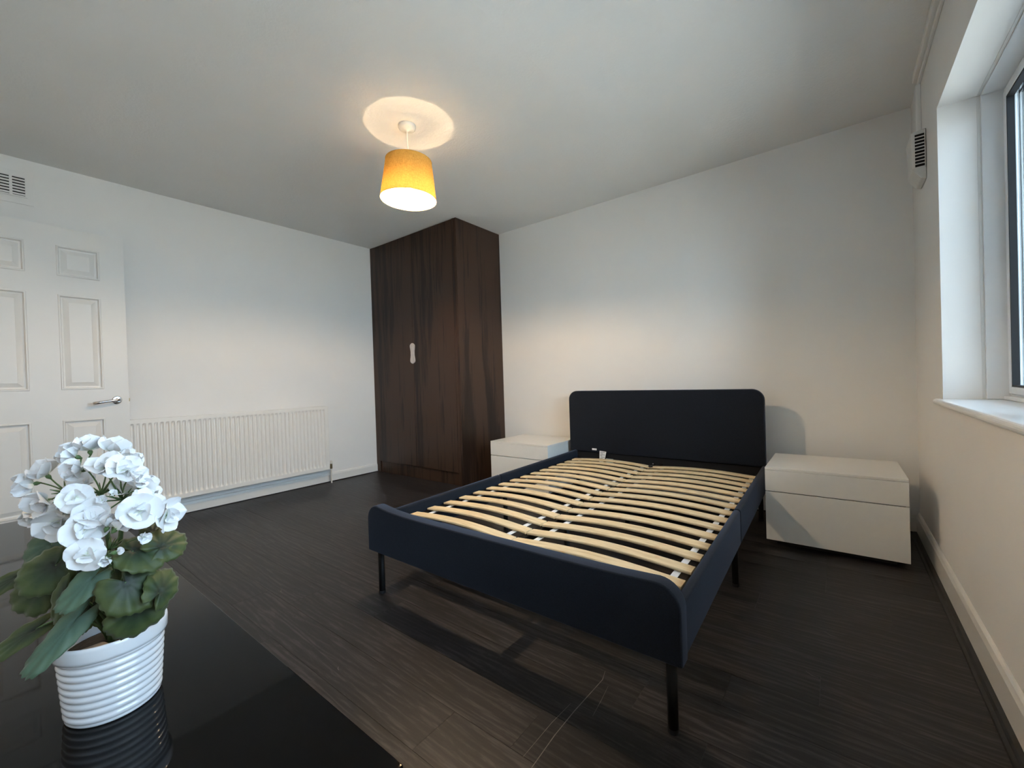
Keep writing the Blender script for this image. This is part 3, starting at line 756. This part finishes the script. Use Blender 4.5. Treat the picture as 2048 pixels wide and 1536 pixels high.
def add_zone(o, vals):
    at = o.data.attributes.new('zone', 'FLOAT', 'POINT')
    for i, v in enumerate(vals): at.data[i].value = v
random.seed(11)
def leaf_bm(rx, ry, seed, nr=8, ns=90):
    rnd = random.Random(seed); ph = rnd.uniform(0, 6); cup = rnd.uniform(.10, .24); bm = nb(); zone = []
    c = bm.verts.new((0, -.28*ry, -.004)); zone.append(0.); prev = None
    for k in range(1, nr+1):
        q = k/nr; ring = []
        for j in range(ns):
            th = 2*PI*j/ns                                 # th=0 is the notch (towards -y)
            notch = 1-.62*math.exp(-(min(th, 2*PI-th)/.26)**2)
            sc = 1+.030*math.sin(th*19+ph)*(q**8)+.035*math.sin(th*5+ph)*q
            x = -math.sin(th)*rx*q*sc*notch; y = -math.cos(th)*ry*q*sc*notch
            y = y*(1) - .28*ry*(1-q)
            z = rx*(-cup*q*q + .055*math.sin(9*th+ph)*q*q) + .10*rx*math.cos(2*th+ph)*q*q
            ring.append(bm.verts.new((x, y, z))); zone.append(q)
        if prev is None:
            for j in range(ns): bm.faces.new((c, ring[j], ring[(j+1) % ns]))
        else:
            for j in range(ns): bm.faces.new((prev[j], ring[j], ring[(j+1) % ns], prev[(j+1) % ns]))
        prev = ring
    return bm, zone
def place(o, pos, nrm, ydir):
    n = Vector(nrm).normalized(); y = Vector(ydir); y = (y-n*y.dot(n)).normalized(); x = y.cross(n)
    R = Matrix((x, y, n)).transposed().to_4x4()
    o.matrix_local = Matrix.Translation(Vector(pos)-WL[plant.name]) @ R
    WL[o.name] = Vector(pos)
    return R
for i, L in enumerate(LEAVES):
    pos, nrm, yd, rx, ry, mt = L[0:3], L[3:6], L[6:9], L[9], L[10], L[11]
    bm, zone = leaf_bm(rx, ry, i)
    o = build('leaf', bm, 'leaf_light' if mt else 'leaf', plant, smooth=True, origin=(0, 0, 0))
    add_zone(o, zone)
    R = place(o, pos, nrm, yd)
    md = o.modifiers.new('solid', 'SOLIDIFY'); md.thickness = .0006
    # petiole from the crown of the plant to the leaf centre (built in the leaf's own frame)
    att = Vector(pos) + (R.to_3x3() @ Vector((0, -.30*ry, -.003)))
    b0 = BASE + Vector((random.uniform(-.012, .012), random.uniform(-.012, .012), random.uniform(.0, .07)))
    mid = (b0+att)/2 + Vector((0, 0, .02)) + (BASE+Vector((0, 0, .08))-att)*.15
    inv = R.inverted() @ Matrix.Translation(-Vector(pos))
    bm = nb(); tube(bm, [inv @ p for p in bez(b0, mid, att)], .0019, 6)
    p_ = build('petiole', bm, 'stem', None, smooth=True, origin=(0, 0, 0)); p_.parent = o; p_.location = (0, 0, 0)

# flower heads: thick stalk, umbel node, flowers with calyx, outer and inner petals
NODES = [Vector((2.878, -3.136, .752)), Vector((2.832, -3.176, .758)), Vector((2.914, -3.112, .742)), Vector((2.915, -3.133, .655)), Vector((2.893, -3.150, .700))]
for k, nd in enumerate(NODES):
    b0 = BASE + Vector((.01*math.cos(k*1.9), .01*math.sin(k*1.9), 0))
    bm = nb(); tube(bm, bez(b0, (b0+nd)/2+Vector((-.01, .01, .02)), nd), [.0042, .004, .004, .0038, .0038, .0036, .0036, .0036, .0036], 8)
    st = build('stalk', bm, 'stem', plant, smooth=True)
    bm = nb()
    rnd = random.Random(k)
    for j in range(9):
        d = Vector((rnd.uniform(-1, 1), rnd.uniform(-1, 1), rnd.uniform(.2, 1))).normalized()
        tube(bm, [nd, nd+d*.012, nd+d*.026], [.0014, .0018, .0006], 5)
    build('bract', bm, 'stem', st, smooth=True)
def petal_mesh(seed, nw=10, nl=10):
    """unit petal: base at origin, grows along +y, surface normal +z"""
    rnd = random.Random(seed); ph = rnd.uniform(0, 6); bm = nb(); zone = []; g = []
    for i in range(nl+1):
        v = 1-(1-i/nl)**1.5; w = .60*math.sqrt(max(0., 1-((v-.54)/.485)**2)) if v > .3 else .10+.42*(v/.3)**1.3
        w = max(w, .10)
        row = []
        for j in range(nw+1):
            u = j/nw*2-1
            x = u*w; y = v*(1-.05*u*u*v)
            z = .24*v*v*v*(-.6) + .10*u*u*v + .03*math.sin(u*4+ph)*v*v + .022*math.sin(u*8+ph*2)*v*v*v + .18*v*(1-v)
            row.append(bm.verts.new((x, y, z))); zone.append(v)
        g.append(row)
    for a, b in zip(g, g[1:]):
        for j in range(nw): bm.faces.new((a[j], a[j+1], b[j+1], b[j]))
    me = bpy.data.meshes.new('petal'); bm.to_mesh(me); bm.free(); me.materials.append(M['petal'])
    for p in me.polygons: p.use_smooth = True
    at = me.attributes.new('zone', 'FLOAT', 'POINT')
    for i, v in enumerate(zone): at.data[i].value = v
    return me
PM = [petal_mesh(s) for s in range(5)]
for i, F in enumerate(FLOWERS):
    pos, nrm, r, op = Vector(F[0:3]), Vector(F[3:6]).normalized(), F[6], F[7]
    base = pos - nrm*r*(.30+.45*(1-op))
    nd = min(NODES, key=lambda q: (q-base).length)
    bm = nb(); tube(bm, [base-nrm*.010, base-nrm*.004, base+nrm*.001], [.0012, .0040, .0030], 8)
    if (base-nd).length < .13: tube(bm, bez(nd, (nd+base)/2+nrm*.0-(nrm*.012), base-nrm*.009, 6), .0013, 5)
    fl = build('flower', bm, 'stem', plant, smooth=True, origin=base, label='white ruffled flower' if op > .3 else 'white flower bud')
    a0 = nrm.orthogonal().normalized(); a1 = nrm.cross(a0); rnd = random.Random(100+i); spin = rnd.uniform(0, 6)
    small = r < .013
    sets = [(5, 1.14, 80*op+6), (3, .70, 46*op+4)] + ([] if small else [(2, .42, 20*op+3)])
    for si, (n_, ln, ang) in enumerate(sets):
        for k in range(n_):
            a = spin + 2*PI*(k+.5*si)/n_ + rnd.uniform(-.16, .16)
            out = a0*math.cos(a)+a1*math.sin(a); th = math.radians(ang+rnd.uniform(-9, 9))
            yv = (out*math.sin(th)+nrm*math.cos(th)).normalized(); xv = nrm.cross(out).normalized(); zv = xv.cross(yv)
            s = r*ln*rnd.uniform(.9, 1.1); wd_ = s*(1.0 if si == 0 else 1.1)
            R = Matrix((xv*wd_, yv*s, zv*s)).transposed().to_4x4()
            pe = bpy.data.objects.new('petal', PM[(i+k+si) % 5]); COL.objects.link(pe); pe.parent = fl
            pe.matrix_local = Matrix.Translation(nrm*(.001*si)) @ R
